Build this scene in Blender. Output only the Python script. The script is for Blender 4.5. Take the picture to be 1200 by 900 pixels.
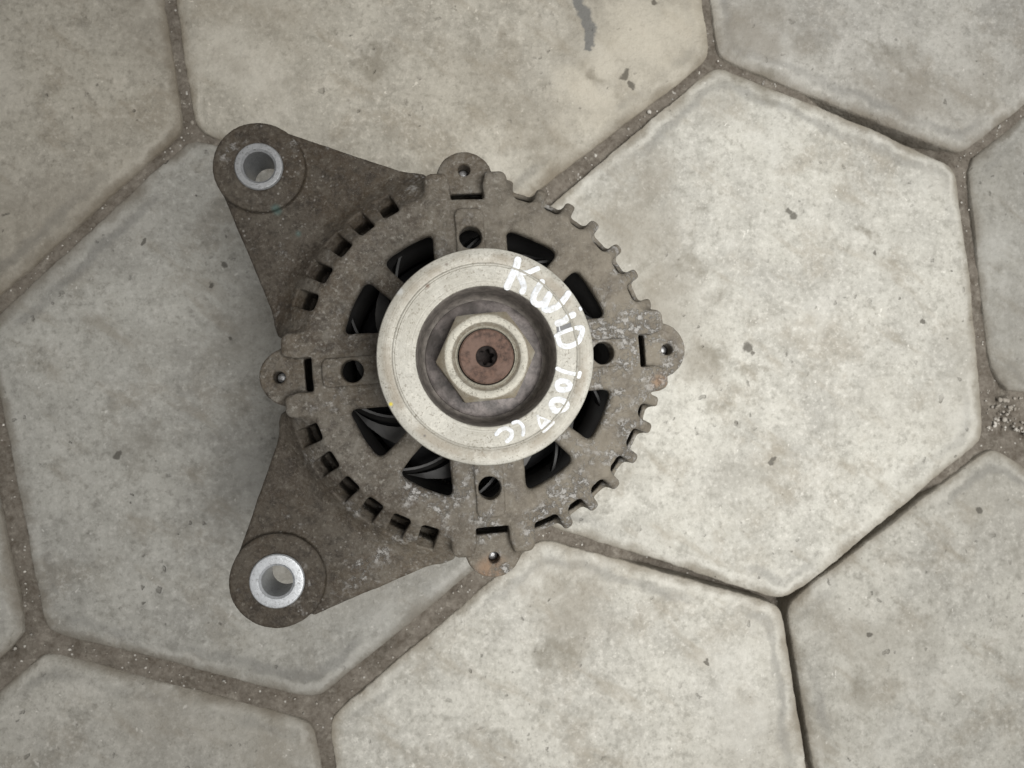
import bpy, bmesh, math, random
import numpy as np
from mathutils import Vector, Matrix, noise
random.seed(7); np.random.seed(7)
MM = 0.001
scene = bpy.context.scene
for o in list(bpy.data.objects): bpy.data.objects.remove(o)
COL = scene.collection

# ------------------------------------------------------------------ camera
# world origin: foot of the alternator's axis on the paving; x right, y up in the photo, z up. Handheld phone, 37 cm above the paving.
cam = bpy.data.cameras.new('camera'); camo = bpy.data.objects.new('camera', cam); COL.objects.link(camo)
CX = (0.99388959, -0.00343235, -0.11032539); CY = (0.0, 0.9995164, -0.0310961); CZ = (0.11037877, 0.03090606, 0.99340895)
rot = Matrix((CX, CY, CZ)).to_4x4()
camo.matrix_world = Matrix.Translation((-17.63*MM, -15.28*MM, 371*MM)) @ rot
cam.sensor_width = 36; cam.lens = 27; cam.clip_start = 0.005; cam.clip_end = 30
cam.dof.use_dof = True; cam.dof.focus_distance = 0.243; cam.dof.aperture_fstop = 30
scene.camera = camo

# ------------------------------------------------------------------ light: soft unseen spot added above right, cone shaped for the falloff; dim surroundings
w = bpy.data.worlds.new('World'); scene.world = w; w.use_nodes = True
bg = w.node_tree.nodes['Background']; bg.inputs[0].default_value = (1.0, 0.985, 0.965, 1); bg.inputs[1].default_value = 0.35
def spot(name, loc, aim, radius, watts, reach, col):
    l = bpy.data.lights.new(name, 'SPOT'); l.shadow_soft_size = radius; l.energy = watts; l.color = col; l.spot_blend = 1.0
    o = bpy.data.objects.new(name, l); COL.objects.link(o); o.location = loc; d = Vector(aim)-Vector(loc)
    l.spot_size = 2*math.atan(reach/d.length); o.rotation_euler = d.to_track_quat('-Z', 'Y').to_euler(); return o
spot('added_spot', (0.33, -0.12, 0.88), (0.12, 0.0, 0), 0.34, 59, 0.47, (1.0, 0.99, 0.968))
scene.view_settings.view_transform = 'Standard'; scene.view_settings.look = 'None'
scene.view_settings.exposure = 0.0; scene.view_settings.gamma = 1.0
scene.render.engine = 'CYCLES'; scene.cycles.max_bounces = 6

# ------------------------------------------------------------------ helpers
class NT:
    """short node-tree writer"""
    def __init__(s, name):
        s.m = bpy.data.materials.new(name); s.m.use_nodes = True; s.t = s.m.node_tree; s.b = s.t.nodes['Principled BSDF']
        s.co = s.n('ShaderNodeTexCoord').outputs['Object']
    def n(s, typ, **kw):
        nd = s.t.nodes.new(typ)
        for k, v in kw.items(): setattr(nd, k, v)
        return nd
    def put(s, sock, v):
        if isinstance(v, bpy.types.NodeSocket): s.t.links.new(v, sock)
        elif isinstance(v, (tuple, list)) and sock.type == 'RGBA': sock.default_value = (*v[:3], 1)
        else: sock.default_value = v
    def math(s, op, a, b=0.0, c=0.0, clamp=False):
        nd = s.n('ShaderNodeMath', operation=op, use_clamp=clamp)
        for i, v in enumerate((a, b, c)): s.put(nd.inputs[i], v)
        return nd.outputs[0]
    def vec(s, op, a, b):
        nd = s.n('ShaderNodeVectorMath', operation=op); s.put(nd.inputs[0], a); s.put(nd.inputs[1], b)
        return nd.outputs['Value' if op in ('LENGTH', 'DISTANCE', 'DOT_PRODUCT') else 'Vector']
    def noise(s, scale, detail=4, rough=0.55, off=(0, 0, 0), col=False, co=None):
        nd = s.n('ShaderNodeTexNoise'); s.put(nd.inputs['Vector'], s.vec('ADD', co or s.co, off))
        nd.inputs['Scale'].default_value = scale; nd.inputs['Detail'].default_value = detail; nd.inputs['Roughness'].default_value = rough
        return nd.outputs['Color' if col else 'Fac']
    def voro(s, scale, off=(0, 0, 0), out='Distance', co=None):
        nd = s.n('ShaderNodeTexVoronoi'); s.put(nd.inputs['Vector'], s.vec('ADD', co or s.co, off)); nd.inputs['Scale'].default_value = scale
        return nd.outputs[out]
    def ss(s, v, lo, hi, a=0.0, b=1.0):
        nd = s.n('ShaderNodeMapRange', interpolation_type='SMOOTHSTEP'); s.put(nd.inputs[0], v)
        for i, q in enumerate((lo, hi, a, b)): nd.inputs[i+1].default_value = q
        return nd.outputs[0]
    def mix(s, f, a, b, mode='MIX'):
        nd = s.n('ShaderNodeMix', data_type='RGBA', blend_type=mode); s.put(nd.inputs[0], f); s.put(nd.inputs[6], a); s.put(nd.inputs[7], b)
        return nd.outputs[2]
    def bump(s, h, strength=0.5, dist=0.001, prev=None):
        nd = s.n('ShaderNodeBump'); nd.inputs['Strength'].default_value = strength; nd.inputs['Distance'].default_value = dist
        s.put(nd.inputs['Height'], h)
        if prev is not None: s.put(nd.inputs['Normal'], prev)
        return nd.outputs[0]
    def out(s, color, rough=0.6, metal=0.0, normal=None, spec=None):
        s.put(s.b.inputs['Base Color'], color); s.put(s.b.inputs['Roughness'], rough); s.put(s.b.inputs['Metallic'], metal)
        if normal is not None: s.put(s.b.inputs['Normal'], normal)
        if spec is not None: s.b.inputs['Specular IOR Level'].default_value = spec
        return s.m

def empty(name, parent=None, **props):
    o = bpy.data.objects.new(name, None); COL.objects.link(o); o.parent = parent; o.empty_display_size = .02
    for k, v in props.items(): o[k] = v
    return o
def link(name, me, mat, parent=None, smooth=True, **props):
    o = bpy.data.objects.new(name, me); COL.objects.link(o); o.parent = parent
    if mat: me.materials.append(mat)
    if smooth: me.polygons.foreach_set('use_smooth', [True]*len(me.polygons))
    for k, v in props.items(): o[k] = v
    return o
def mesh_np(name, v, quads):
    """fast mesh from an (n,3) array in mm and an (m,4) quad array"""
    me = bpy.data.meshes.new(name); v = np.asarray(v, np.float32)*MM; q = np.asarray(quads, np.int32)
    me.vertices.add(len(v)); me.vertices.foreach_set('co', v.ravel())
    me.loops.add(q.size); me.loops.foreach_set('vertex_index', q.ravel())
    me.polygons.add(len(q)); me.polygons.foreach_set('loop_start', np.arange(0, q.size, q.shape[1], dtype=np.int32))
    me.update(calc_edges=True); return me
def sharp(me, deg=35):
    try: me.set_sharp_from_angle(angle=math.radians(deg))
    except Exception: pass
def rings(name, prof, n=96, close_top=False, close_bot=False, cx=0, cy=0):
    """lathe / ring sweep; prof: list of (radius or function of the angle, z) in mm"""
    V = []; F = []
    for r, z in prof:
        for i in range(n):
            a = 2*math.pi*i/n; rr = r(a) if callable(r) else r
            V.append((cx+rr*math.cos(a), cy+rr*math.sin(a), z))
    for k in range(len(prof)-1):
        for i in range(n):
            j = (i+1) % n; F.append((k*n+i, (k+1)*n+i, (k+1)*n+j, k*n+j))
    if close_bot: F.append(list(range(n))[::-1])
    if close_top: F.append(list(range((len(prof)-1)*n, len(prof)*n)))
    me = bpy.data.meshes.new(name); me.from_pydata([(x*MM, y*MM, z*MM) for x, y, z in V], [], F)
    bm = bmesh.new(); bm.from_mesh(me); bmesh.ops.recalc_face_normals(bm, faces=bm.faces); bm.to_mesh(me); bm.free(); me.update()
    return me

# ------------------------------------------------------------------ materials
def concrete():
    t = NT('paver_concrete')
    warp = t.vec('ADD', t.co, t.vec('MULTIPLY', t.vec('SUBTRACT', t.noise(120, 3, col=True), (.5, .5, .5)), (.010, .010, .004)))
    warp2 = t.vec('ADD', warp, t.vec('MULTIPLY', t.vec('SUBTRACT', t.noise(42, 5, .62, (3, 9, 0), col=True), (.5, .5, .5)), (.055, .055, 0)))
    big = t.noise(13, 6, .6); mid = t.noise(48, 6, .62, (3, 1, 0)); fine = t.noise(420, 4, .65, (1, 7, 0))
    grit = t.noise(230, 5, .72, (6, 1, 0)); blotch = t.noise(95, 6, .68, (2, 8, 0))
    c = t.mix(t.ss(big, .36, .66), (.345, .335, .31), (.46, .448, .41))
    c = t.mix(t.math('MULTIPLY', t.ss(mid, .40, .68), .6), c, (.515, .502, .465))
    c = t.mix(t.math('MULTIPLY', t.ss(t.noise(30, 7, .65, (9, 2, 0)), .50, .66), .55), c, (.27, .242, .20))
    c = t.mix(t.math('MULTIPLY', t.ss(blotch, .50, .68), .6), c, (.245, .235, .21))
    c = t.mix(t.math('MULTIPLY', t.ss(blotch, .46, .30), .45), c, (.57, .555, .52))
    c = t.mix(t.ss(t.math('ABSOLUTE', t.math('SUBTRACT', grit, .5)), .01, .18, .0, .62), c, t.mix(t.ss(grit, .36, .66), (.56, .545, .51), (.235, .225, .20)))
    c = t.mix(t.ss(t.math('ABSOLUTE', t.math('SUBTRACT', fine, .5)), .02, .2, 0, .36), c, t.mix(t.ss(fine, .38, .62), (.20, .19, .17), (.66, .64, .60)))
    smv = t.n('ShaderNodeVectorRotate', rotation_type='Z_AXIS'); t.put(smv.inputs['Vector'], t.co); smv.inputs['Angle'].default_value = .6
    smear = t.noise(1.0, 5, .6, co=t.vec('MULTIPLY', smv.outputs[0], (22, 75, 0)))
    c = t.mix(t.math('MULTIPLY', t.ss(smear, .54, .70), .5), c, (.27, .24, .195))
    c = t.mix(t.math('MULTIPLY', t.ss(smear, .44, .28), .35), c, (.56, .55, .515))
    c = t.mix(t.math('MULTIPLY', t.ss(t.noise(9, 4, .55, (4, 6, 0)), .48, .64), .42), c, (.29, .272, .24))
    c = t.mix(t.math('MULTIPLY', t.ss(t.noise(16, 5, .6, (8, 8, 0)), .54, .68), .45), c, (.56, .55, .52))
    # pale aggregate flecks and dark pinholes
    fl = t.math('MULTIPLY', t.ss(t.voro(300, co=warp), .20, .10), t.ss(t.noise(90, 2, .5, (4, 4, 0)), .56, .66))
    c = t.mix(t.math('MULTIPLY', fl, .7), c, (.70, .68, .64))
    pit = t.math('MULTIPLY', t.ss(t.voro(170, (2, 5, 0), co=warp), .17, .07), t.ss(t.noise(60, 2, .5, (8, 1, 0)), .47, .57))
    pit2 = t.math('MULTIPLY', t.ss(t.voro(75, (6, 3, 0), co=warp), .13, .07), t.ss(t.noise(40, 2, .5, (1, 9, 0)), .52, .60))
    pits = t.math('MULTIPLY', t.math('MAXIMUM', pit, pit2), t.ss(t.noise(17, 3, .6, (3, 3, 0)), .40, .62, .12, 1))
    c = t.mix(t.math('MULTIPLY', pits, .55), c, (.11, .10, .085))
    # brown dirt carried out of the joints
    at = t.n('ShaderNodeAttribute', attribute_name='edge_mm'); e = at.outputs['Fac']
    ed = t.math('ADD', e, t.math('MULTIPLY', t.math('SUBTRACT', t.noise(55, 5, .6, (5, 5, 0)), .5), 14))
    c = t.mix(t.ss(ed, 6.5, -2.0, 0, .85), c, (.19, .166, .133))
    band = t.math('MULTIPLY', t.ss(t.math('ABSOLUTE', t.math('SUBTRACT', ed, 9.0)), 4.2, .5), t.ss(t.noise(11, 3, .5, (2, 2, 0)), .46, .60))
    c = t.mix(t.math('MULTIPLY', band, .5), c, (.20, .195, .185))
    band2 = t.math('MULTIPLY', t.ss(t.math('ABSOLUTE', t.math('SUBTRACT', ed, 4.6)), 2.8, .4), t.ss(t.noise(25, 3, .5, (7, 2, 0)), .46, .62))
    c = t.mix(t.math('MULTIPLY', band2, .34), c, (.60, .585, .55))
    # single spots and smears
    def spots(lst, col, c, amt):
        m = None
        for x, y, r in lst:
            d = t.vec('DISTANCE', t.vec('MULTIPLY', warp2 if r > 5.5 else warp, (1, 1, 0)), (x*MM, y*MM, 0)); q = t.ss(d, r*MM, r*MM*(.55 if r < 5.5 else .1))
            m = q if m is None else t.math('MAXIMUM', m, q)
        return t.mix(t.math('MULTIPLY', m, amt), c, col)
    c = spots([(129.4, 39.7, 7), (125.4, -15.3, 8), (140, -8, 6), (206, 76, 7), (-120, 8, 9), (19, 169, 9), (40, 120, 10), (181, 169, 12), (75, 165, 6), (-109, 150, 14)], (.20, .18, .15), c, .30)
    c = spots([(98, 40, 40), (84, 74, 38), (122, 10, 22), (55, -112, 30), (38, -98, 18), (92, 96, 22), (-20, -120, 16), (150, 178, 22), (230, 150, 26)], (.235, .212, .178), c, .62)  # large spots near the alternator mix brown dirt with painted-in soft shade
    c = spots([(88, 166, 42), (110, 180, 30), (60, 140, 24)], (.60, .575, .515), c, .55)
    c = spots([(128, 14, 9), (126, -22, 8), (147, 4, 6), (208, 78, 9), (112, 60, 10), (70, 150, 9), (-40, 150, 14), (-150, -30, 16), (45, -135, 14), (200, -160, 14), (150, 150, 12), (220, 170, 12)], (.165, .148, .118), c, .5)
    c = spots([(-111.4, 51.1, 2.4), (155.5, -42.3, 1.8), (143.5, 16.1, 3.4), (146, 13, 2.0), (166, 84.8, 2.3), (168, 82, 2.6), (-109, 16.7, 1.8), (-118, 43, 1.5), (96, 190, 2.2), (-101.8, 64.3, 1.7), (-158, -36, 2.6),
               (212, 66, 1.6), (238, 30, 1.4), (80, 150, 3), (84, 146, 2.4), (-148, 62, 1.6), (268, -69, 2.0), (205, -130, 1.6), (120, -140, 1.5)], (.085, .078, .066), c, .8)
    k = [(56.0, 190, 3.2), (57.5, 185.5, 3.8), (60.0, 181, 4.4), (61.8, 177.5, 4.7), (62.8, 174, 4.6), (63.2, 171, 4.0), (62.8, 168, 3.2), (62.2, 165.5, 2.6), (61.8, 163, 2.0)]
    c = spots(k+[tuple((p+q)/2 for p, q in zip(u, v)) for u, v in zip(k[:-1], k[1:])], (.165, .17, .175), c, .9)
    c = t.mix(1.0, c, t.n('ShaderNodeObjectInfo').outputs['Color'], 'MULTIPLY')
    h = t.math('SUBTRACT', t.math('ADD', t.math('MULTIPLY', fine, .9), t.math('MULTIPLY', t.math('ADD', mid, grit), 1.0)), t.math('MULTIPLY', pits, .9))
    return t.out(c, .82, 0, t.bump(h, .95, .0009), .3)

def dirt():
    t = NT('joint_dirt'); f = t.noise(500, 5, .7); g = t.noise(90, 4, .6, (3, 0, 0))
    k = t.noise(210, 5, .7, (1, 8, 0))
    c = t.mix(t.ss(g, .35, .65), (.11, .094, .075), (.185, .163, .135))
    c = t.mix(t.ss(k, .45, .72, 0, .75), c, (.085, .067, .05))
    c = t.mix(t.ss(k, .46, .28, 0, .6), c, (.37, .34, .29))
    c = t.mix(t.ss(f, .3, .75, 0, .45), c, (.30, .27, .23))
    c = t.mix(t.math('MULTIPLY', t.ss(t.voro(330), .22, .08), t.ss(t.noise(160, 2, .5, (6, 6, 0)), .56, .62)), c, (.52, .50, .46))
    return t.out(c, .95, 0, t.bump(f, .9, .0012), .15)

def casting():
    t = NT('weathered_cast_aluminium')
    big = t.noise(32, 5, .6); mid = t.noise(130, 6, .65, (2, 4, 1)); fine = t.noise(850, 4, .75, (5, 1, 3))
    warm = t.noise(22, 4, .55, (7, 3, 1)); blot = t.noise(210, 6, .7, (3, 3, 8))
    c = t.mix(t.ss(big, .36, .64), (.066, .051, .036), (.108, .094, .075))
    c = t.mix(t.ss(warm, .42, .62, 0, .6), c, (.102, .078, .051))
    c = t.mix(t.ss(mid, .44, .68, 0, .7), c, (.148, .136, .116))
    c = t.mix(t.ss(t.noise(60, 6, .7, (8, 8, 2)), .52, .70, 0, .75), c, (.044, .032, .022))
    c = t.mix(t.ss(blot, .48, .66, 0, .7), c, (.038, .031, .024))
    c = t.mix(t.ss(blot, .47, .30, 0, .6), c, (.192, .178, .152))
    c = t.mix(t.ss(fine, .42, .70, 0, .5), c, (.200, .184, .160))
    c = t.mix(t.ss(t.noise(480, 4, .7, (2, 9, 4)), .52, .66, 0, .55), c, (.045, .037, .028))
    c = t.mix(t.ss(t.noise(520, 4, .7, (9, 2, 4)), .56, .68, 0, .6), c, (.27, .255, .225))
    # darker brown low on the bracket side, paler beige towards the other
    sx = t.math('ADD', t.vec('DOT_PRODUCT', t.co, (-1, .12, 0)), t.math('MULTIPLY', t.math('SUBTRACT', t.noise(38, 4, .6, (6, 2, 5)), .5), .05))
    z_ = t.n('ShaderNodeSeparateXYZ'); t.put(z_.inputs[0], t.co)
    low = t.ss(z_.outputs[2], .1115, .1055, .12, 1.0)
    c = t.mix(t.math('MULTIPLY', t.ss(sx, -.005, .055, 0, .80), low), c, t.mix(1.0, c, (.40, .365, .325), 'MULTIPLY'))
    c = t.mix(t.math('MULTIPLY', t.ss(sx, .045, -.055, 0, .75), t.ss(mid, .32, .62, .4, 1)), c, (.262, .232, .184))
    # white oxide bloom, heavy on the side that lay uppermost
    dr = t.vec('DOT_PRODUCT', t.co, (11.0, -4.5, 0))
    gate = t.math('ADD', t.noise(75, 5, .65, (1, 2, 7)), t.math('MULTIPLY', t.math('MINIMUM', t.math('MAXIMUM', dr, -.55), .55), .17))
    ox = t.math('MULTIPLY', t.ss(gate, .50, .66), t.ss(t.noise(420, 5, .75, (4, 0, 4)), .46, .58))
    c = t.mix(t.math('MULTIPLY', ox, .68), c, (.448, .440, .424))
    sp = t.math('MULTIPLY', t.ss(t.voro(520, (1, 1, 1)), .26, .12), t.ss(t.noise(110, 3, .6, (9, 3, 3)), .50, .64))
    c = t.mix(t.math('MULTIPLY', sp, .32), c, (.42, .405, .38))
    # two spots of green corrosion and a rust tinge on the ears
    for x, y, r in ((-68.5, 52.0, 2.1), (-61.5, 44.3, 1.6)):
        d = t.vec('DISTANCE', t.vec('MULTIPLY', t.co, (1, 1, 0)), (x*MM, y*MM, 0))
        c = t.mix(t.ss(t.math('ADD', d, t.math('MULTIPLY', mid, .0012)), r*MM+.0008, r*MM*.4, 0, .55), c, (.06, .12, .11))
    for x, y, r in ((4.5, -71, 8), (62.5, -6.5, 5)):
        d = t.vec('DISTANCE', t.vec('MULTIPLY', t.co, (1, 1, 0)), (x*MM, y*MM, 0))
        c = t.mix(t.math('MULTIPLY', t.ss(d, r*MM, r*MM*.3, 0, .7), t.ss(mid, .4, .6)), c, (.30, .19, .12))
    h = t.math('ADD', t.math('MULTIPLY', fine, .6), t.math('ADD', mid, t.math('MULTIPLY', ox, .5)))
    return t.out(c, t.ss(mid, .3, .7, .55, .75), .08, t.bump(h, 1.0, .0006), .3)

def zinc(name, base, spec_dark, rough, metal, grime, rim=False):
    t = NT(name); f = t.noise(900, 5, .7); g = t.noise(70, 5, .6, (2, 2, 2)); b = t.noise(220, 5, .7, (5, 3, 3))
    c = t.mix(t.ss(g, .3, .7, 0, .6), base, tuple(v*.82 for v in base))
    c = t.mix(t.ss(f, .40, .70, 0, .45), c, tuple(min(1, v*1.4) for v in base))
    dk = t.math('MULTIPLY', t.ss(t.noise(1500, 3, .6, (3, 6, 2)), .56, .66), t.ss(b, .36, .56, .35, 1))
    c = t.mix(t.math('MULTIPLY', dk, .8), c, spec_dark)
    c = t.mix(t.ss(b, .56, .75, 0, grime), c, spec_dark)
    if name == 'zinc_plated_nut':
        r = t.n('ShaderNodeVectorMath', operation='LENGTH'); s_ = t.vec('MULTIPLY', t.co, (1, 1, 0)); t.put(r.inputs[0], s_); r = r.outputs['Value']
        c = t.mix(t.math('MULTIPLY', t.ss(t.math('ABSOLUTE', t.math('SUBTRACT', r, .01262)), .0004, .0001), t.ss(b, .35, .55, .3, .8)), c, (.16, .13, .09))
        c = t.mix(t.math('MULTIPLY', t.ss(r, .0126, .0131), t.ss(b, .32, .62, .15, .75)), c, (.27, .22, .15))
        c = t.mix(t.math('MULTIPLY', t.ss(t.math('ABSOLUTE', t.math('SUBTRACT', r, .0097)), .0009, .0002), t.ss(f, .35, .6, .3, .9)), c, (.22, .19, .145))
    if rim:
        r = t.vec('DISTANCE', t.vec('MULTIPLY', t.co, (1, 1, 0)), (0, 0, 0))
        gr = t.ss(t.math('ABSOLUTE', t.math('SUBTRACT', r, .0292)), .0026, .0004)
        c = t.mix(t.math('MULTIPLY', gr, t.ss(t.noise(95, 5, .6, (4, 4, 1)), .40, .60, .05, .75)), c, (.24, .205, .155))
        for x, y, rr, col in ((-17.5, 20.5, .8, (.16, .09, .06)), (-28.0, -14.2, .75, (.75, .62, .06)), (-18.2, -23.4, .5, (.1, .09, .08)), (-12.0, 27.0, .6, (.14, .11, .09)), (-25.7, 18.9, 1.6, (.62, .63, .62))):
            d = t.vec('DISTANCE', t.vec('MULTIPLY', t.co, (1, 1, 0)), (x*MM, y*MM, 0))
            c = t.mix(t.ss(t.math('ADD', d, t.math('MULTIPLY', b, .0006)), rr*MM+.0005, rr*MM*.5), c, col)
    hh = t.math('ADD', f, b)
    if rim:
        cb = t.n('ShaderNodeCombineXYZ'); t.put(cb.inputs[0], r); tl = t.noise(2600, 3, .6, co=cb.outputs[0])
        ang = t.noise(60, 3, .6, (8, 2, 2)); tm = t.math('MULTIPLY', tl, t.ss(ang, .35, .65, .2, 1))
        c = t.mix(t.math('MULTIPLY', t.ss(tm, .25, .55), .45), c, (.29, .27, .22)); hh = t.math('ADD', hh, t.math('MULTIPLY', tm, 1.6))
        sc = t.n('ShaderNodeTexNoise'); t.put(sc.inputs['Vector'], t.vec('MULTIPLY', t.co, (2200, 90, 0))); sc.inputs['Scale'].default_value = 1; sc.inputs['Detail'].default_value = 2
        c = t.mix(t.math('MULTIPLY', t.ss(sc.outputs['Fac'], .66, .74), .5), c, (.27, .24, .19))
    return t.out(c, rough, metal, t.bump(hh, .3, .0003))

def simple(name, col, rough, metal=0.0, var=.3, scale=300, bump=.4, alt=None):
    t = NT(name); f = t.noise(scale, 5, .65); g = t.noise(scale*.2, 4, .6, (2, 1, 3))
    c = t.mix(t.ss(f, .3, .7), tuple(v*(1-var) for v in col), tuple(min(1, v*(1+var)) for v in col))
    if alt: c = t.mix(t.ss(g, .45, .62, 0, .8), c, alt)
    return t.out(c, rough, metal, t.bump(f, bump, .0004))

M_CON, M_DIRT, M_CAST = concrete(), dirt(), casting()
M_PULLEY = zinc('zinc_plated_pulley', (.44, .425, .375), (.165, .145, .11), .5, .18, .38, True)
M_PIT = simple('pulley_recess_dark', (.16, .143, .127), .6, .1, .35, 400, .4)  # recess wall and floor, evenly darker than the pulley face
M_WASHER = simple('purple_tinged_washer', (.135, .117, .110), .5, .2, .5, 330, .5, (.055, .047, .042))
M_NUT = zinc('zinc_plated_nut', (.40, .38, .32), (.13, .115, .085), .5, .15, .75)
M_RUST = simple('rusty_shaft_end', (.105, .062, .045), .75, .1, .5, 700, .6, (.165, .105, .08))
M_SOCK = simple('dark_socket', (.018, .012, .010), .85, .0, .4, 600)
M_BUSH = zinc('bright_steel_bushing', (.46, .475, .49), (.22, .22, .22), .42, .45, .45)
M_BUSH_SHADE = zinc('shaded_steel_bushing', (.27, .275, .28), (.13, .13, .125), .45, .4, .5)  # same steel as the other bushing, darkened to paint in its shade
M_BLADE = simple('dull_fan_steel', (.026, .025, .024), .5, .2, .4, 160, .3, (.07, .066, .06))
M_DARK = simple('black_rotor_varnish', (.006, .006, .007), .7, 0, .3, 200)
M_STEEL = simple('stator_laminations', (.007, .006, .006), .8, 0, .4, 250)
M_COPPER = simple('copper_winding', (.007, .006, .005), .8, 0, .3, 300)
M_BOLT = zinc('dull_bolt_steel', (.40, .40, .40), (.12, .11, .10), .4, .6, .4)
def paint(name, lo, hi):
    t = NT(name); n = t.noise(260, 4, .6); n2 = t.noise(1500, 3, .6)
    n3 = t.noise(700, 4, .65, (3, 3, 3)); c = t.mix(t.ss(n, .3, .6), lo, hi); c = t.mix(t.ss(n3, .46, .64, 0, .65), c, (.45, .44, .41))
    return t.out(c, .45, 0, t.bump(n2, .25, .0002))
M_PAINT = paint('white_marker_paint', (.62, .645, .68), (.76, .78, .80)); M_THIN = paint('thin_white_paint', (.52, .54, .55), (.74, .76, .79))
M_SCUFF = simple('bare_grey_scuff', (.12, .12, .12), .5, .2, .25, 200)
M_PEB = simple('pale_quartz_grit', (.48, .455, .41), .7, 0, .45, 150, .3, (.25, .22, .18))

# ------------------------------------------------------------------ paving: hexagonal concrete pavers
AFF = np.array([[-23.66, 138.52], [-137.95, -26.11], [146.08, 20.88]])
OVER = {(1, 0): (127.4, 161.5), (.5, -.87): (261.7, 114.6), (-.5, -.87): (275.6, -31.7), (-1, 0): (161.4, -113.7), (-.5, .87): (36.1, -74.5),
        (.5, .87): (14.8, 67.5), (-1, 1.73): (-66.7, -157.5), (-.5, 2.6): (-191.2, -119.8), (1, 1.73): (-128.7, 114.0), (2, 0): (108.3, 299.2),
        (1, -1.73): (367.3, 197.0), (-1, -1.73): (392.4, -100.2), (-2, 0): (183.4, -257.7), (-2, 1.73): (-43.8, -301.1), (-1, 3.46): (-298.7, -218.4),
        (.5, 2.6): (-221.4, 21.0), (2, 1.73): (-150.7, 251.0)}
NAME = {(1, 0): 'A', (.5, -.87): 'B', (-.5, -.87): 'C', (-1, 0): 'D', (-.5, .87): 'E', (.5, .87): 'P', (-1, 1.73): 'V2', (-.5, 2.6): 'V3', (1, 1.73): 'V1',
        (.5, 2.6): 'W', (2, 0): 'a', (1, -1.73): 'b', (-1, -1.73): 'c', (-2, 0): 'd', (-2, 1.73): 'v2', (-1, 3.46): 'v3', (2, 1.73): 'v1'}
# joint width in mm and depth of the dirt (start, end, along which part it lies open)
GAP = {'AP': (4.0, 10.5, -1.8), 'AB': (3.6, 6.5, -2.2), 'Aa': (4.0, 4.5, -1.8), 'BC': (5.0, 7.5, -1.5), 'Bb': (4.5, 6.5, -1.8), 'CD': (5.0, 2.4, -2.2), 'Cc': (6.0, 9.0, -2.0), 'DE': (2.6, 6.5, -2.0), 'Dd': (2.2, 5.5, -2.2),
       'EV2': (8.5, 10.5, -1.2), 'V2V3': (9.5, 8.5, -1.3), 'V3W': (8.5, 10.5, -1.3), 'V3v3': (10.5, 12.0, -1.3), 'V1W': (4.5, 7.0, -1.9), 'V1v1': (4.2, 6.0, -1.9), 'V1P': (3.0, 4.0, -2.5), 'V2v2': (6.5, 6.5, -1.5), 'EP': (6.0, 6.0, -2.0)}
OPEN = {'AB': (.36, .97, -13), 'DE': (-.3, .68, -14), 'Dd': (-.3, .62, -12), 'CD': (.26, 1.3, -14)}
def gapof(p, q):
    for k in (p+q, q+p):
        if k in GAP: return k, (k == p+q)
    return None, True
def key(x, y): return (round(x, 2)+0.0, round(y, 2)+0.0)
def vpos(k):
    for o, v in OVER.items():
        if abs(o[0]-k[0]) < .03 and abs(o[1]-k[1]) < .03: return v
    return tuple(np.array([k[0], k[1], 1])@AFF)
def vname(k):
    for o, v in NAME.items():
        if abs(o[0]-k[0]) < .03 and abs(o[1]-k[1]) < .03: return v
    return '?'
RH = [(math.cos(math.pi/3*i), -math.sin(math.pi/3*i)) for i in range(6)]
b1 = (RH[0][0]+RH[1][0], RH[0][1]+RH[1][1]); b2 = (RH[1][0]+RH[2][0], RH[1][1]+RH[2][1])
pav = empty('pavement', kind='structure', label='pale grey hexagonal concrete pavers with brown dirt in the joints')
TINT = {(0, 0): (1.0, .985, .95), (1, -1): (.86, .85, .84), }
edges = {}
tiles = []
for i in range(-4, 5):
    for j in range(-4, 5):
        cx, cy = i*b1[0]+j*b2[0], i*b1[1]+j*b2[1]
        ks = [key(cx+r[0], cy+r[1]) for r in RH]
        P = [vpos(k) for k in ks]; cen = np.mean(P, 0)
        if abs(cen[0]-20) > 480 or abs(cen[1]) > 400: continue
        nm = [vname(k) for k in ks]; tiles.append((nm, np.array(P), cen))
        for a in range(6):
            b = (a+1) % 6; gk, fw = gapof(nm[a], nm[b])
            ek = tuple(sorted((ks[a], ks[b]))); edges[ek] = (P[a], P[b], gk, fw)
RING = [(-1.2, -26), (-.5, -10), (0, -3.6), (.25, -2.6), (.7, -2.15), (1.6, -1.75), (3.0, -1.35), (4.6, -.95), (6.2, -.55), (7.4, -.24), (8.2, -.08), (9.2, -.02), (10.6, 0), (12.5, 0)]
def tint(nm):  # tone per paver; some tints also paint in light falloff, the left one shade
    s = set(nm)
    if {'A', 'B', 'C', 'D'} <= s: return (1.17, 1.17, 1.135)
    if {'V1', 'P', 'E', 'V2'} <= s: return (.79, .79, .775)
    if {'V1', 'P', 'A'} <= s: return (.99, .955, .88)
    if {'A', 'B', 'a'} <= s: return (.99, .985, .965)
    if {'B', 'C', 'b'} <= s: return (.84, .842, .825)
    if {'C', 'D', 'c'} <= s: return (.97, .965, .93)
    if {'D', 'E', 'V2'} <= s: return (1.22, 1.215, 1.175)
    if {'V1', 'W', 'v1'} <= s: return (.82, .785, .72)
    if {'V2', 'V3', 'v2'} <= s: return (.90, .89, .86)
    q = random.uniform(.85, .95); return (q, q*.99, q*.96)
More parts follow.
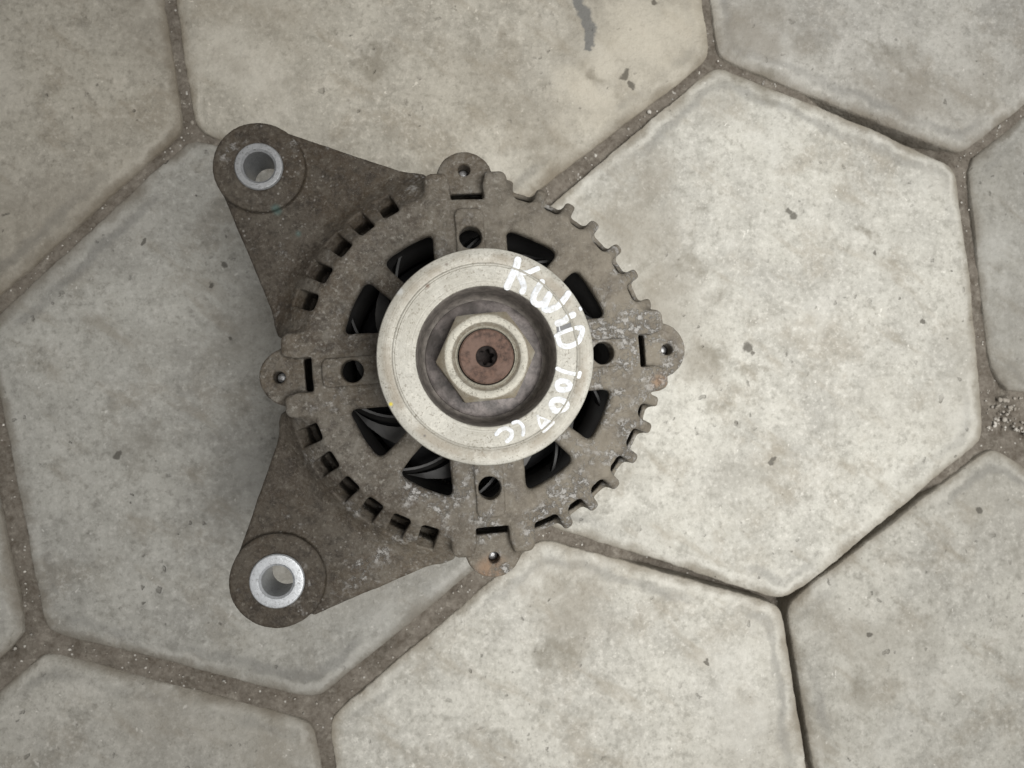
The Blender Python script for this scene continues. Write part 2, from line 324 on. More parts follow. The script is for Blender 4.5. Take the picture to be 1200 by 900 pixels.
for nm, P, cen in tiles:
    inview = abs(cen[0]-20) < 330 and abs(cen[1]-20) < 280
    n = 540 if inview else 96
    N = []; O = []
    for a in range(6):
        p, q = P[a], P[(a+1) % 6]; d = (q-p)/np.hypot(*(q-p)); nn = np.array([d[1], -d[0]])
        if nn@(p-cen) < 0: nn = -nn
        gk, fw = gapof(nm[a], nm[(a+1) % 6]); g0, g1 = GAP[gk][:2] if gk else (6.0, 6.0)
        if not fw: g0, g1 = g1, g0
        p2 = p-nn*g0/2; q2 = q-nn*g1/2; d = (q2-p2)/np.hypot(*(q2-p2)); n2 = np.array([d[1], -d[0]])
        if n2@nn < 0: n2 = -n2
        N.append(n2); O.append(n2@(p2-cen))
    if 'B' in nm and 'C' in nm and 'b' in nm:      # this paver has lost its corner; grit lies in the gap
        nn = np.array([.12, -.99]); N.append(nn); O.append(nn@(np.array([290, -8.5])-cen))
        nn = np.array([-.75, -.66]); N.append(nn); O.append(nn@(np.array([283.5, -4])-cen))
    N = np.array(N); O = np.array(O)
    th = np.arange(n)*2*math.pi/n; D = np.c_[np.cos(th), np.sin(th)]
    inv = np.maximum(D@N.T, 1e-6)/O; pw = 46
    Rr = 1/np.power(np.power(inv, pw).sum(1), 1/pw)
    ringt = RING+[(t, 0) for t in (15, 18, 22, 27, 33, 40, 48, 57, 67, 78, 90, 102)]
    zoff = random.uniform(-.7, .7); tx, ty = random.uniform(-.004, .004), random.uniform(-.004, .004); seed = random.uniform(0, 50)
    V = []; E = []
    for k, (t, z) in enumerate(ringt):
        for i in range(n):
            R = Rr[i]; x0, y0 = cen[0]+D[i][0]*R, cen[1]+D[i][1]*R
            e = noise.noise((x0*.045, y0*.045, seed))*.65+noise.noise((x0*.16, y0*.16, seed))*.38+noise.noise((x0*.5, y0*.5, seed))*.28
            wv = noise.noise((x0*.03, y0*.03, seed+9))*.9
            tt = t if t < 4.5 else t+wv*min(1, (t-4.5)/3)*(1 if t < 12 else max(0, 1-(t-12)/20))
            fade = max(0, 1-t/14); r = R-tt*(1 if t < 60 else 1)-e*fade*(1 if t < 10 else .5)
            r = max(r, 2.0 if R > 20 else R*.1)
            x, y = cen[0]+D[i][0]*r, cen[1]+D[i][1]*r
            gz = z
            if .2 < t < 12: gz = z*min(1.0, max(.12, .42+1.6*noise.noise((x0*.011, y0*.011, seed+3))))
            zz = gz+zoff+(x-cen[0])*tx+(y-cen[1])*ty
            if t > .2: zz += noise.noise((x*.02, y*.02, seed))*.6+noise.noise((x*.11, y*.11, seed))*.16+noise.noise((x*.4, y*.4, seed))*.10
            V.append((x*MM, y*MM, zz*MM)); E.append(max(0, t))
    F = []
    K = len(ringt)
    for k in range(K-1):
        for i in range(n):
            j = (i+1) % n; F.append((k*n+i, k*n+j, (k+1)*n+j, (k+1)*n+i))
    V.append((cen[0]*MM, cen[1]*MM, (zoff)*MM)); E.append(120)
    F += [((K-1)*n+i, (K-1)*n+(i+1) % n, K*n) for i in range(n)]
    me = bpy.data.meshes.new('paver'); me.from_pydata(V, [], F)
    at = me.attributes.new('edge_mm', 'FLOAT', 'POINT'); at.data.foreach_set('value', E)
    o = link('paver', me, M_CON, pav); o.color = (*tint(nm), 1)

# dirt in the joints: one sheet whose height follows each joint
gx = np.concatenate([np.arange(-760, -290, 20.), np.arange(-290, 345, 1.7), np.arange(345, 820, 20.)])
gy = np.concatenate([np.arange(-700, -235, 20.), np.arange(-235, 250, 1.7), np.arange(250, 700, 20.)])
X, Y = np.meshgrid(gx, gy, indexing='ij'); best = np.full(X.shape, 1e9); Z = np.full(X.shape, -2.0)
for (p, q, gk, fw) in edges.values():
    p = np.array(p); q = np.array(q)
    if gk and not fw: p, q = q, p
    d = q-p; L2 = d@d; s = np.clip(((X-p[0])*d[0]+(Y-p[1])*d[1])/L2, 0, 1)
    dist = np.hypot(X-p[0]-s*d[0], Y-p[1]-s*d[1])
    z = np.full(X.shape, GAP[gk][2] if gk else -2.0)
    if gk in OPEN:
        a, b, dz = OPEN[gk]; m = np.clip((s-a)/.16, 0, 1)*np.clip((b-s)/.16, 0, 1); z = z*(1-m)+dz*m
    k = dist < best; best[k] = dist[k]; Z[k] = z[k]
xs, ys = X.ravel(), Y.ravel()
nz = np.array([noise.noise((x*.05, y*.05, 2))*1.1+noise.noise((x*.17, y*.17, 5))*.8+noise.noise((x*.5, y*.5, 8))*.35 if b < 12 else 0 for x, y, b in zip(xs, ys, best.ravel())])
Zf = Z.ravel()+nz-np.minimum(.03*best.ravel()**2, 3.0)*(best.ravel() < 12)
nx, ny = len(gx), len(gy); ii, jj = np.meshgrid(np.arange(nx-1), np.arange(ny-1), indexing='ij'); a = (ii*ny+jj).ravel()
me = mesh_np('joint_dirt', np.c_[xs, ys, Zf-.4], np.c_[a, a+ny, a+ny+1, a+1])
link('joint_dirt', me, M_DIRT, pav, kind='stuff')

def pebbles(name, pts, parent):
    bm = bmesh.new()
    for x, y, z, r in pts:
        g = bmesh.ops.create_icosphere(bm, subdivisions=2, radius=1)
        sc = Matrix.Diagonal((r*random.uniform(.7, 1.3), r*random.uniform(.7, 1.3), r*random.uniform(.5, .8), 1))
        m = Matrix.Translation((x, y, z)) @ Matrix.Rotation(random.uniform(0, 6.3), 4, 'Z') @ sc
        sd = random.uniform(0, 99)
        for v in g['verts']:
            v.co *= 1+.55*noise.noise(v.co*1.2+Vector((sd, 0, 0))); v.co = (m @ v.co)*MM
    me = bpy.data.meshes.new(name); bm.to_mesh(me); bm.free(); return link(name, me, M_PEB, parent, kind='stuff')
pts = []
for _ in range(260):
    x, y = random.uniform(277, 335), random.uniform(-38, -9)
    if y < -26-.22*(x-279): continue
    pts.append((x, y, random.uniform(-1.9, -1.0), random.choice((.35, .45, .6, .8, 1.0, 1.3))*random.uniform(.8, 1.2)))
pebbles('joint_grit', pts, pav)
pts = []
for (p, q, gk, fw) in edges.values():
    if not gk or gk in ('CD',): continue
    p = np.array(p); q = np.array(q); d = (q-p); L = np.hypot(*d); g0, g1, z = GAP[gk]
    if not fw: p, q = q, p; d = -d
    for _ in range(int(L*.22)):
        s = random.random(); o = random.uniform(-.4, .4)*(g0+(g1-g0)*s)
        if gk in OPEN and OPEN[gk][0]-.05 < s < OPEN[gk][1]+.05: continue
        c = p+d*s+np.array([-d[1], d[0]])/L*o
        if not (-290 < c[0] < 340 and -230 < c[1] < 250): continue
        pts.append((c[0], c[1], z-.3, random.uniform(.2, .5) if random.random() < .93 else random.uniform(.6, 1.1)))
pebbles('loose_grit', pts, pav)

# ------------------------------------------------------------------ alternator
ALT = empty('alternator', label='used car alternator lying pulley up on hexagonal pavers, white marker writing on its pulley', category='alternator')
zP = 115.0
T0 = math.radians(4.5)
AX = [T0+math.pi/2*k for k in range(4)]
FIN_R = [80.8, 69.9, 59.9, 50.3, 39.8, 30.1, 19.7, -11.8, -20.6, -31.2, -41.2, -51.0, -60.7]
SLOT_L = [120.7, 130.5, 140.2, 150.6, 160.4, 203.4, 213.8, 223.7, 233.7, 243.7, 253.7]
LUG = {'U': ((-74.2, 66.1), 15.4, 8.0), 'L': ((-66.9, -72.9), 15.9, 9.0)}

h = .55
xs = np.arange(-92, 79, h, dtype=np.float32); ys = np.arange(-93, 85, h, dtype=np.float32); zs = np.arange(-44, 3, h, dtype=np.float32)   # z relative to zP
X2, Y2 = np.meshgrid(xs, ys, indexing='ij'); R2 = np.hypot(X2, Y2); A2 = np.arctan2(Y2, X2)
zz = zs[None, None, :]
def smax(a, b, k):
    t = np.clip(.5-.5*(b-a)/k*1.0, 0, 1); t = np.clip(.5+.5*(a-b)/k, 0, 1)
    return b+(a-b)*t+k*t*(1-t)
def smin(a, b, k): return -smax(-a, -b, k)
def circ(cx, cy, r): return np.hypot(X2-cx, Y2-cy)-r
def rel(ang):
    c, s = math.cos(ang), math.sin(ang); return X2*c+Y2*s, -X2*s+Y2*c      # along, across
def box(u, v, u0, u1, hv, r=0.0):
    du = np.abs(u-(u0+u1)/2)-(u1-u0)/2+r; dv = np.abs(v)-hv+r
    return np.hypot(np.maximum(du, 0), np.maximum(dv, 0))+np.minimum(np.maximum(du, dv), 0)-r
def poly(pts):
    d = None; sgn = np.ones_like(X2); n = len(pts); dd = np.full_like(X2, 1e9); s = np.ones_like(X2)
    for i in range(n):
        ax, ay = pts[i]; bx, by = pts[i-1]; ex, ey = bx-ax, by-ay; wx, wy = X2-ax, Y2-ay
        t = np.clip((wx*ex+wy*ey)/(ex*ex+ey*ey), 0, 1); dd = np.minimum(dd, (wx-ex*t)**2+(wy-ey*t)**2)
        c1 = Y2 >= ay; c2 = Y2 < by; c3 = ex*wy > ey*wx
        flip = (c1 & c2 & c3) | (~c1 & ~c2 & ~c3); s = np.where(flip, -s, s)
    return s*np.sqrt(dd)
def ext(p2, z0, z1, k=.8):      # extrusion of a plan with softened rims
    return smax(p2[:, :, None], np.maximum(z0-zz, zz-z1), k)

# windows in the face
win = np.full_like(R2, -99.)
for a in AX:
    u, v = rel(a); win = smax(win, np.where(u > 0, 12.4-np.abs(v), -99), .01)
for a in AX:
    u, v = rel(a+math.pi/4); win = smax(win, np.where(u > 0, 3.6+.06*np.maximum(0, np.abs(u)-38)-np.abs(v), -99), .01)
win = smax(smax(win, R2-45.8, 2.6), 21-R2, 3.)
face = R2-57.0
U66 = np.max([rel(a)[0] for a in AX], 0)
shoulder = None; pocket = None; slotE = None; boss = None; pads = None; holes = None
for a in AX:
    u, v = rel(a)
    q = box(u, v, 44, 64.4, 14.0, 2.8); shoulder = q if shoulder is None else np.minimum(shoulder, q)
    q = np.minimum(circ(63.2*math.cos(a), 63.2*math.sin(a), 9.7), poly([(math.cos(a)*p-math.sin(a)*q_, math.sin(a)*p+math.cos(a)*q_) for p, q_ in ((56, -12.6), (65.5, -9.3), (65.5, 9.3), (56, 12.6))])); boss = q if boss is None else np.minimum(boss, q)
    hw = 5.5+np.clip((u-60)*.3, 0, 1.8)
    q = np.maximum(np.maximum(55.2-u, u-80), np.abs(v)-hw); pocket = q if pocket is None else np.minimum(pocket, q)
    q = box(u, v, 55.0, 57.9, 5.5, .4); slotE = q if slotE is None else np.minimum(slotE, q)
    q = box(u, v, 24, 51.6, 4.7, 2.2); pads = q if pads is None else np.minimum(pads, q)
    q = circ(41.9*math.cos(a), 41.9*math.sin(a), 3.75); q = np.minimum(q, circ(66.3*math.cos(a), 66.3*math.sin(a), 2.0)); holes = q if holes is None else np.minimum(holes, q)
armU = np.minimum(circ(*LUG['U'][0], LUG['U'][1]), poly([(-87.2, 58.3), (-66.9, 9.8), (-40, 0), (0, 50), (-19.4, 65.0), (-65.2, 79.0)]))
armL = np.minimum(circ(*LUG['L'][0], LUG['L'][1]), poly([(-80.3, -64.5), (-68.5, -28.5), (-65.8, -18.2), (-40, 0), (0, -50), (-9.0, -66.6), (-55.4, -85.4)]))
arms = np.minimum(armU, armL)
F = ext(smin(face, shoulder, 1.5), -5.0, 0, 1.7)
F = smin(F, ext(boss, -44, -4.3, 1.6), 1.8)
F = smin(F, ext(np.maximum(shoulder, R2-63), -20, -2, .8), 1.0)
# outer wall ring below the open fins
ring = np.maximum(R2-62.8, 61.0-R2)
F = smin(F, ext(ring, -44, -13.6, .7), .8)
# mounting arms with bosses, and the sloping collar that joins them to the face
F = smin(F, ext(arms, -27, -11.6, 1.0), 1.0)
for kk in 'UL':
    (cx, cy), r, _ = LUG[kk]; F = smin(F, ext(circ(cx, cy, r-.15), -27, -8.9, .7), .7)
coll = np.maximum(np.maximum(arms-1.0, R2-70.5), 55-R2)
slope = zz+1.0+np.maximum(0, R2-58.0)[:, :, None]*.92
F = smin(F, smax(smax(coll[:, :, None], slope, 1.5), -22-zz, .8), 2.6)
# cooling fins along the free side
for d in FIN_R:
    u, v = rel(math.radians(d))
    hv = 1.85
    p = box(u, v, 50, 64.9, hv, 1.4)
    top = zz+.1+np.maximum(0, u-58.0)[:, :, None]*.9
    F = smin(F, smax(smax(p[:, :, None], top, 2.0), -26-zz, .8), 2.0)
# hollow inside, windows, slots, pockets
cav = np.maximum(np.maximum(R2-60.6, 33-R2)[:, :, None], zz+6.6)
F = smax(F, -cav, 1.0)
F = smax(F, -np.maximum(win[:, :, None], -30-zz), 2.2)
F = smin(F, ext(pads, -4, 1.3, .3), .25)
for d in SLOT_L:
    u, v = rel(math.radians(d)); p = box(u, v, 57.0, 65.6, 3.05, 1.1)
    fl = np.where(u < 62.5, -21, -7.7-(65.6-u)*1.0)[:, :, None]-zz
    F = smax(F, -np.maximum(p[:, :, None], fl), .7)
F = smax(F, -np.maximum(pocket[:, :, None], -3.6-.16*np.clip(U66-58, -3, 6)[:, :, None]-zz), 1.0)
F = smax(F, -np.maximum(slotE[:, :, None], -30-zz), .4)
F = smax(F, -np.maximum(holes[:, :, None], -44-zz), .9)
F = smax(F, -np.maximum(circ(0, 0, 10)[:, :, None], -44-zz), .9)
for kk in 'UL':
    (cx, cy), _, rb = LUG[kk]; F = smax(F, -np.maximum(circ(cx, cy, rb-.4)[:, :, None], -60-zz), .4)
F = F.astype(np.float32)
# closed ends of the grid
F[:, :, 0] = np.maximum(F[:, :, 0], .2); F[:, :, -1] = 1; F[0] = 1; F[-1] = 1; F[:, 0] = 1; F[:, -1] = 1

def surface_nets(F):
    S = F < 0; nx, ny, nz = F.shape
    c = S[:-1, :-1, :-1].astype(np.int8)
    for dx, dy, dz in ((1,0,0),(0,1,0),(0,0,1),(1,1,0),(1,0,1),(0,1,1),(1,1,1)):
        c = c+S[dx:nx-1+dx, dy:ny-1+dy, dz:nz-1+dz]
    act = (c > 0) & (c < 8); I, J, K = np.nonzero(act); idx = np.full(act.shape, -1, np.int32); idx[I, J, K] = np.arange(len(I))
    P = np.zeros((len(I), 3), np.float64); W = np.zeros(len(I))
    cor = [(0,0,0),(1,0,0),(0,1,0),(1,1,0),(0,0,1),(1,0,1),(0,1,1),(1,1,1)]
    val = [F[I+a, J+b, K+d] for a, b, d in cor]
    for p in range(8):
        for q in range(p+1, 8):
            df = [cor[q][m]-cor[p][m] for m in range(3)]
            if sum(abs(x) for x in df) != 1: continue
            a, b = val[p], val[q]; m = (a < 0) != (b < 0); t = np.where(m, a/np.where(m, a-b, 1), 0)
            for ax in range(3): P[:, ax] += np.where(m, cor[p][ax]+t*df[ax], 0)
            W += m
    P = P/W[:, None]+np.c_[I, J, K]
    Q = []
    for ax in range(3):
        sl0 = [slice(1, -1)]*3; sl1 = [slice(1, -1)]*3; sl0[ax] = slice(0, -1); sl1[ax] = slice(1, None)
        s0, s1 = S[tuple(sl0)], S[tuple(sl1)]; ch = s0 != s1; i = list(np.nonzero(ch)); fl = s0[tuple(i)]
        for m in range(3):
            if m != ax: i[m] = i[m]+1
        b, c2 = [(1, 2), (2, 0), (0, 1)][ax]
        def g(db, dc):
            j = [x.copy() for x in i]; j[b] = j[b]-db; j[c2] = j[c2]-dc; return idx[j[0], j[1], j[2]]
        q = np.stack([g(0, 0), g(1, 0), g(1, 1), g(0, 1)], 1); q[~fl] = q[~fl][:, ::-1]; Q.append(q)
    return P, np.concatenate(Q)
Pn, Qn = surface_nets(F)
del F
Pn = np.c_[xs[0]+Pn[:, 0]*h, ys[0]+Pn[:, 1]*h, zP+zs[0]+Pn[:, 2]*h]
full = mesh_np('casting', Pn, Qn)
nr = np.zeros(len(Pn)*3, np.float32); full.vertices.foreach_get('normal', nr); nr = nr.reshape(-1, 3)
am = np.array([noise.noise((x*.12, y*.12, z*.12))*.22+noise.noise((x*.45, y*.45, z*.45))*.10+noise.noise((x*1.1, y*1.1, z*1.1))*.05 for x, y, z in Pn])
Pn = Pn+nr*am[:, None]
full.vertices.foreach_set('co', (Pn*MM).astype(np.float32).ravel()); full.update()
full.vertices.foreach_get('normal', nr_ := np.zeros(len(Pn)*3, np.float32)); nr = nr_.reshape(-1, 3)
fc = Pn[Qn].mean(1); fr = np.hypot(fc[:, 0], fc[:, 1]); fa = np.degrees(np.arctan2(fc[:, 1], fc[:, 0])); fz = fc[:, 2]-zP
part = np.zeros(len(Qn), np.int32); names = ['front_housing']
def region(name, mask):
    names.append(name); part[mask & (part == 0)] = len(names)-1
def adiff(d): return np.abs((fa-d+180) % 360-180)
for a in AX:
    u = fc[:, 0]*math.cos(a)+fc[:, 1]*math.sin(a); v = -fc[:, 0]*math.sin(a)+fc[:, 1]*math.cos(a)
    region('mounting_ear', (u > 57.4) & (np.abs(v) < 14.6) & ((fc[:, 0] > -66) | (np.abs(fc[:, 1]) < 18)) & ((fr > 63.4) | (fz > -13.8) | (np.abs(v) < 9)))
left = fc[:, 0] < 0
region('mounting_arm', left & (fr > 66.4) & (fc[:, 1] > 0)); region('mounting_arm', left & (fr > 66.4) & (fc[:, 1] < 0))
for d in FIN_R: region('cooling_fin', (adiff(d) < 2.6) & (fr > 57.6) & (fz > -14.5))
SL = sorted(SLOT_L)
for p, q in zip(SL[:-1], SL[1:]):
    if q-p < 15: region('cooling_fin', (adiff((p+q)/2) < (q-p)/2-2.9) & (fr > 57.6) & (fr < 66.4) & (fz > -16))
region('outer_wall', (fr > 60.4) & (fz < -10) & (part == 0))
front = None; parts = {}
for k, n in enumerate(names):
    q = Qn[part == k]
    if not len(q): continue
    u, inv = np.unique(q, return_inverse=True)
    me = mesh_np(n, Pn[u], inv.reshape(-1, 4))
    par = ALT if n in ('front_housing', 'mounting_arm', 'outer_wall') else front
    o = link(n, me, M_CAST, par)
    me.normals_split_custom_set_from_vertices(nr[u].tolist())
    if k == 0: front = o
    parts.setdefault(n, []).append(o)
bpy.data.meshes.remove(full)

# bushings pressed into the two arms
for kk, arm in zip('UL', parts['mounting_arm']):
    (cx, cy), _, rb = LUG[kk]; ri = 5.15
    me = rings('bushing', [(ri, zP-27.5), (rb, zP-27.5), (rb, zP-8.5), (rb-.35, zP-8.0), (rb-.9, zP-7.9), (ri+.75, zP-7.9), (ri, zP-8.7), (ri, zP-27.5)], 96, cx=cx, cy=cy)
    sharp(me, 30); link('bushing', me, M_BUSH_SHADE if kk == 'U' else M_BUSH, arm)

# through bolts that end inside the four ears
for a in AX:
    x, y = 66.3*math.cos(a), 66.3*math.sin(a)
    me = rings('through_bolt', [(1.75, 22), (1.75, zP-11), (1.3, zP-10.4), (.5, zP-10.3)], 20, True, True, x, y); link('through_bolt', me, M_BOLT, ALT)

# pulley, nut, shaft
def pz(z): return zP+z
grooves = []
for i in range(6):
    z = 26.0-i*3.0; grooves += [(31.3, z), (28.9, z-1.5)]
prof = [(18.9, 17.8), (19.9, 21.0), (20.35, 26.5), (20.65, 29.3), (21.0, 29.85), (21.6, 30.0), (26.9, 30.0), (27.0, 29.9), (27.12, 30.07), (27.4, 30.16), (27.68, 30.07), (27.8, 29.86), (27.95, 29.93), (31.4, 29.85), (32.1, 29.55), (32.35, 28.8), (32.35, 27.2)]
prof += grooves+[(31.3, 8.0), (32.3, 7.2), (32.3, 5.4), (31.5, 4.8), (20, 4.8), (20, 6.0), (12, 6.0)]
me = rings('pulley', [(r, pz(z)) for r, z in prof], 192); sharp(me, 28); PUL = link('pulley', me, M_PULLEY, ALT)
# faint relief on the recess wall is its own darker part
me = rings('recess_wall', [(8, pz(18.1)), (17.4, pz(18.1)), (18.6, pz(18.5)), (19.3, pz(19.5)), (19.75, pz(22.2)), (20.2, pz(26.6)), (20.55, pz(29.3)), (20.8, pz(29.75))], 128); sharp(me, 50); link('recess_wall', me, M_PIT, PUL)
me = rings('washer', [(8.2, pz(18.2)), (8.2, pz(19.2)), (17.2, pz(19.2)), (18.0, pz(18.9)), (18.2, pz(18.3))], 96); sharp(me, 40); link('washer', me, M_WASHER, PUL)
N0 = math.radians(6.2)
def hexr(ap):
    def f(a):
        q = (a-N0) % (math.pi/3)-math.pi/6; return ap/math.cos(q)
    return f
ap = 13.05; hx = hexr(ap)
tz = 28.6
def nutmesh():
    n = 192; prof = []
    rr = [(lambda a: 8.3, lambda a: tz-2.2), (lambda a: 8.6, lambda a: tz-.7), (lambda a: 8.9, lambda a: tz-1.3), (lambda a: 9.3, lambda a: tz-.9), (lambda a: 9.5, lambda a: tz-1.1), (lambda a: 10.3, lambda a: tz-.15), (lambda a: 10.7, lambda a: tz), (lambda a: 12.3, lambda a: tz),
          (lambda a: 12.75, lambda a: tz-.15), (lambda a: hx(a)-.15, lambda a: tz-.25-.85*(hx(a)-12.75)), (lambda a: hx(a), lambda a: tz-.5-.85*(hx(a)-12.75)), (lambda a: hx(a), lambda a: 19.6)]
    V = []; Fq = []
    for r, z in rr:
        for i in range(n):
            a = 2*math.pi*i/n; V.append((r(a)*math.cos(a)*MM, r(a)*math.sin(a)*MM, pz(z(a))*MM))
    for k in range(len(rr)-1):
        for i in range(n): j = (i+1) % n; Fq.append((k*n+i, k*n+j, (k+1)*n+j, (k+1)*n+i))
    me = bpy.data.meshes.new('shaft_nut'); me.from_pydata(V, [], Fq)
    bm = bmesh.new(); bm.from_mesh(me); bmesh.ops.recalc_face_normals(bm, faces=bm.faces); bm.to_mesh(me); bm.free(); return me
me = nutmesh(); sharp(me, 25); link('shaft_nut', me, M_NUT, ALT)
me = rings('shaft', [(3.15, pz(28.3)), (3.3, pz(28.75)), (3.7, pz(28.9)), (7.7, pz(28.9)), (8.15, pz(28.5)), (8.15, pz(0)), (8.15, 40)], 96); sharp(me, 30); SH = link('shaft', me, M_RUST, ALT)
star = lambda a: 2.15+.38*math.cos(6*(a-.3))
me = rings('spline_socket', [(3.15, pz(28.3)), (2.9, pz(27.4)), (lambda a: star(a)+.15, pz(26.9)), (star, pz(26.6)), (star, pz(22.0)), (.2, pz(21.5))], 96, True); sharp(me, 40); link('spline_socket', me, M_SOCK, SH)

# handwriting in white paint on the pulley face
STROKES = [
 ('letter_k', 2.34, [(9.23, 28.86), (8.63, 26.54), (7.55, 24.14), (5.97, 20.62)]), ('letter_k', 1.64, [(15.25, 26.36), (12.13, 25.1), (9.54, 24.97)]), ('letter_k', 2.03, [(9.34, 24.77), (10.46, 22.61), (11.02, 20.63), (10.5, 19.3)]),
 ('letter_w', 2.03, [(16.53, 22.4), (15.13, 20.3), (13.93, 17.9), (13.95, 16.5), (15.12, 15.6), (16.92, 15.96), (17.93, 17.37), (18.73, 18.77)]), ('letter_w', 2.03, [(18.73, 18.57), (17.81, 16.37), (17.1, 14.4), (18.53, 13.99), (21.34, 15.23), (23.36, 17.45), (24.49, 19.07)]),
 ('letter_i', 1.02, [(28.0, 14.72), (28.2, 14.21)]), ('letter_i', 2.11, [(21.13, 9.97), (22.94, 10.67), (24.15, 11.68), (25.97, 12.7)]), ('letter_i', .39, [(21.65, 9.06), (21.85, 7.87)]), ('letter_i', .39, [(25.36, 10.5), (25.76, 8.91)]),
 ('letter_d', 1.25, [(20.6, 6.2), (22.13, 7.07), (25.35, 8.3), (27.37, 8.92)]), ('letter_d', 1.72, [(27.37, 8.73), (28.67, 8.54), (28.38, 6.54), (27.36, 4.54), (25.74, 3.53), (23.73, 3.11), (22.0, 3.69), (21.4, 5.07), (21.3, 6.06)]),
 ('digit_one', 1.33, [(21.0, -3.55), (22.51, -4.21), (24.92, -4.91), (27.6, -5.35)]), ('digit_one', 1.3, [(27.95, -4.75), (27.5, -6.05)]),
 ('digit_zero', 1.85, [(20.9, -8.58), (21.5, -7.51), (22.9, -7.18), (24.31, -7.77), (24.99, -8.68), (24.3, -9.6), (22.9, -9.88), (21.49, -9.61), (20.9, -8.58)]),
 ('digit_zero.', 1.95, [(20.08, -16.01), (19.28, -14.24), (20.08, -13.05), (21.69, -12.85), (23.29, -13.44), (23.89, -14.63), (22.88, -15.62), (21.28, -16.21), (20.08, -16.01)]),
 ('letter_v', .62, [(15.01, -17.67), (17.28, -18.58), (19.67, -19.64)]), ('letter_v', .86, [(15.21, -17.59), (15.68, -19.95), (16.8, -22.0)]), ('letter_v', 1.33, [(19.67, -19.57), (18.27, -20.94), (16.88, -22.12)]),
 ('letter_l', 1.17, [(7.75, -19.74), (9.14, -19.35), (10.32, -20.14), (10.92, -21.51), (10.72, -23.28)]),
 ('letter_c', 1.41, [(2.83, -23.05), (4.01, -21.8), (5.78, -21.3), (7.28, -22.28), (7.16, -24.05), (5.98, -25.1)])]
def catmull(p, n=9):
    p = [np.array(q) for q in p]; p = [2*p[0]-p[1]]+p+[2*p[-1]-p[-2]]; out = []
    for i in range(1, len(p)-2):
        for k in range(n):
            t = k/n; a, b, c, d = p[i-1:i+3]
            out.append(.5*((2*b)+(c-a)*t+(2*a-5*b+4*c-d)*t*t+(3*b-a-3*c+d)*t**3))
    out.append(p[-2]); return out
groups = {}
for si, (nm, wd, pts) in enumerate(STROKES): groups.setdefault(nm, []).append((si, wd, pts))
for nm, lst in groups.items():
    V = []; Fq = []
    for si, wd, pts in lst:
        c = catmull(pts) if len(pts) > 2 else [np.array(pts[0])*(1-t)+np.array(pts[1])*t for t in np.linspace(0, 1, 8)]
        zb = pz(30.0)+.006*(si % 5)
        # union of a swept ribbon with round ends, a low dome in section
        c = [np.array(q) for q in c]; d0 = (c[0]-c[1])/np.hypot(*(c[0]-c[1])); d1 = (c[-1]-c[-2])/np.hypot(*(c[-1]-c[-2])); hw = wd/2*.93
        cap = [(.97, .25), (.8, .6), (.5, .87), (.2, .98)]
        path = [(c[0]+d0*hw*s*.9, w_) for s, w_ in cap]+[(q, 1.0) for q in c]+[(c[-1]+d1*hw*s*.9, w_) for s, w_ in cap[::-1]]
        base = len(V); prof = [(-1, -.02), (-.96, .03), (-.7, .045), (0, .04), (.7, .045), (.96, .03), (1, -.02)]
        for i, (q, w_) in enumerate(path):
            t = path[min(i+1, len(path)-1)][0]-path[max(i-1, 0)][0]; t = t/max(1e-6, np.hypot(*t)); nn = np.array([-t[1], t[0]])
            ww = hw*w_*(1+.10*noise.noise((q[0]*.9, q[1]*.9, si)))
            for s, zq in prof:
                e = q+nn*s*ww*(1+.06*noise.noise((q[0]*2.2, q[1]*2.2, s*3)))
                V.append((e[0]*MM, e[1]*MM, (zb+zq*(1 if wd > .6 else .5))*MM))
        m = len(prof)
        for i in range(len(path)-1):
            for k in range(m-1): Fq.append((base+i*m+k, base+i*m+k+1, base+(i+1)*m+k+1, base+(i+1)*m+k))
    me = bpy.data.meshes.new(nm); me.from_pydata(V, [], Fq); link(nm.rstrip('.'), me, M_PAINT, PUL)
def flat(name, pts, z, mat, parent):
    me = bpy.data.meshes.new(name); n = len(pts); ctr = np.mean(pts, 0)
    V = [(x*MM, y*MM, z*MM) for x, y in pts]+[((ctr[0]+(x-ctr[0])*.9)*MM, (ctr[1]+(y-ctr[1])*.9)*MM, (z+.012)*MM) for x, y in pts]
    me.from_pydata(V, [], [(i, (i+1) % n, n+(i+1) % n, n+i) for i in range(n)]+[tuple(range(n, 2*n))]); return link(name, me, mat, parent, False)
flat('scuff_mark', [(20.75, 8.85), (21.4, 8.95), (22.53, 9.27), (24.0, 9.9), (24.95, 10.41), (25.35, 8.98), (23.6, 8.3), (22.13, 7.75), (20.95, 7.1)], pz(30.0), M_SCUFF, PUL)
flat('thin_paint', [(17.2, -18.9), (19.5, -19.9), (17.1, -21.9), (16.2, -20.9)], pz(30.0), M_THIN, PUL)

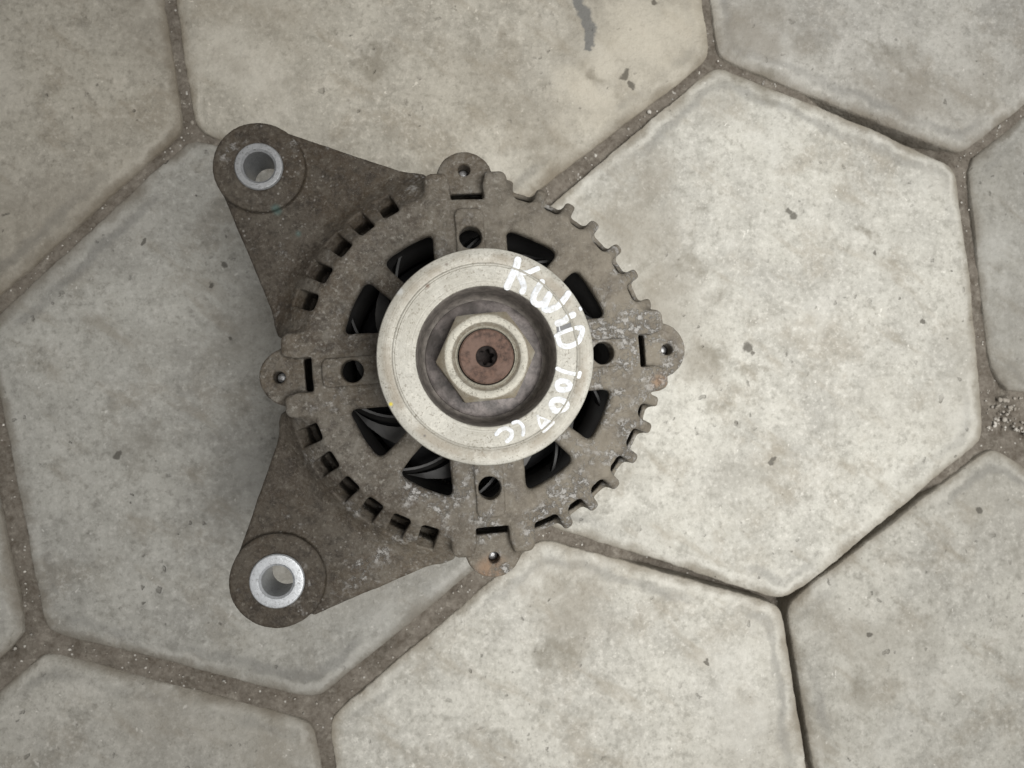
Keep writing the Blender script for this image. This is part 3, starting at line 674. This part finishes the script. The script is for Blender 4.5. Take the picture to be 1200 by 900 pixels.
# bearing seat behind the pulley, fan and rotor seen through the windows
me = rings('bearing_seat', [(10, pz(-20)), (22, pz(-20)), (22.5, pz(-1)), (21, pz(3)), (13, pz(4.4)), (10, pz(4.4))], 96); sharp(me, 40); link('bearing_seat', me, M_CAST, ALT)
FAN = rings('fan', [(9, pz(-19)), (30, pz(-19)), (30.5, pz(-20)), (9, pz(-20.2))], 72); sharp(FAN, 40); FAN = link('fan', FAN, M_BLADE, ALT)
nb = 10
def blade():
    V = []; Fq = []; n = 14
    for i in range(n):
        t = i/(n-1); r = 23+t*22.5; a = -.42*t**1.6
        for dz, da in ((-9.0, .05), (-1.2, 0.0), (0, -.015), (0, -.045), (-1.2, -.05), (-9.0, -.02)):
            zz_ = -10-4*(1-t)**2+dz*(.55+.45*t); V.append((r*math.cos(a+da)*MM, r*math.sin(a+da)*MM, pz(zz_)*MM))
    for i in range(n-1):
        for k in range(6): Fq.append((i*6+k, i*6+(k+1) % 6, i*6+6+(k+1) % 6, i*6+6+k))
    Fq += [tuple(range(6))[::-1], tuple(range((n-1)*6, n*6))]
    # petal of the fan disc the blade was bent up from
    b = len(V); m = 10
    for i in range(m):
        t = i/(m-1); r = 28+t*18; w0 = .30*(1-t**3); a = -.42*t**1.6+.04
        V += [(r*math.cos(a)*MM, r*math.sin(a)*MM, pz(-18.6)*MM), (r*math.cos(a+w0)*MM, r*math.sin(a+w0)*MM, pz(-18.8)*MM), (r*math.cos(a+w0)*MM, r*math.sin(a+w0)*MM, pz(-20)*MM), (r*math.cos(a)*MM, r*math.sin(a)*MM, pz(-20)*MM)]
    for i in range(m-1):
        for k in range(4): Fq.append((b+i*4+k, b+i*4+(k+1) % 4, b+i*4+4+(k+1) % 4, b+i*4+4+k))
    me = bpy.data.meshes.new('fan_blade'); me.from_pydata(V, [], Fq)
    bm = bmesh.new(); bm.from_mesh(me); bmesh.ops.recalc_face_normals(bm, faces=bm.faces); bm.to_mesh(me); bm.free(); sharp(me, 35); me.materials.append(M_BLADE)
    me.polygons.foreach_set('use_smooth', [True]*len(me.polygons)); return me
bmesh_ = blade()
for k, d in enumerate((8, 44, 79, 113, 152, 187, 222, 259, 295, 331)):
    o = bpy.data.objects.new('fan_blade', bmesh_); COL.objects.link(o); o.parent = FAN; o.rotation_euler.z = math.radians(d)
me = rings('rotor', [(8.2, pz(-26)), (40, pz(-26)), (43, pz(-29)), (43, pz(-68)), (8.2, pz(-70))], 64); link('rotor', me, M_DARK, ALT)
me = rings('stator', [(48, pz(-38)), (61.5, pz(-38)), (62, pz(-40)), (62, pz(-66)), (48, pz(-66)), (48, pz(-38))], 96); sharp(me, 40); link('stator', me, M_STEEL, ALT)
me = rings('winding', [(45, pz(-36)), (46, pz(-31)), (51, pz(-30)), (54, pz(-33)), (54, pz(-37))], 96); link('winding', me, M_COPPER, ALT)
me = rings('rear_housing', [(0.5, 0.2), (50, 0.2), (54, 2), (57, 8), (58.5, 30), (62, 40), (62.2, 49.2), (57, 49.2), (56, 30), (52, 8), (.5, 6)], 96); sharp(me, 40); link('rear_housing', me, M_CAST, ALT)
me = rings('rear_bearing_cap', [(7.9, 6), (12, 6.2), (14, 16), (12, 44), (7.9, 44)], 48); link('rear_bearing_cap', me, M_CAST, ALT)
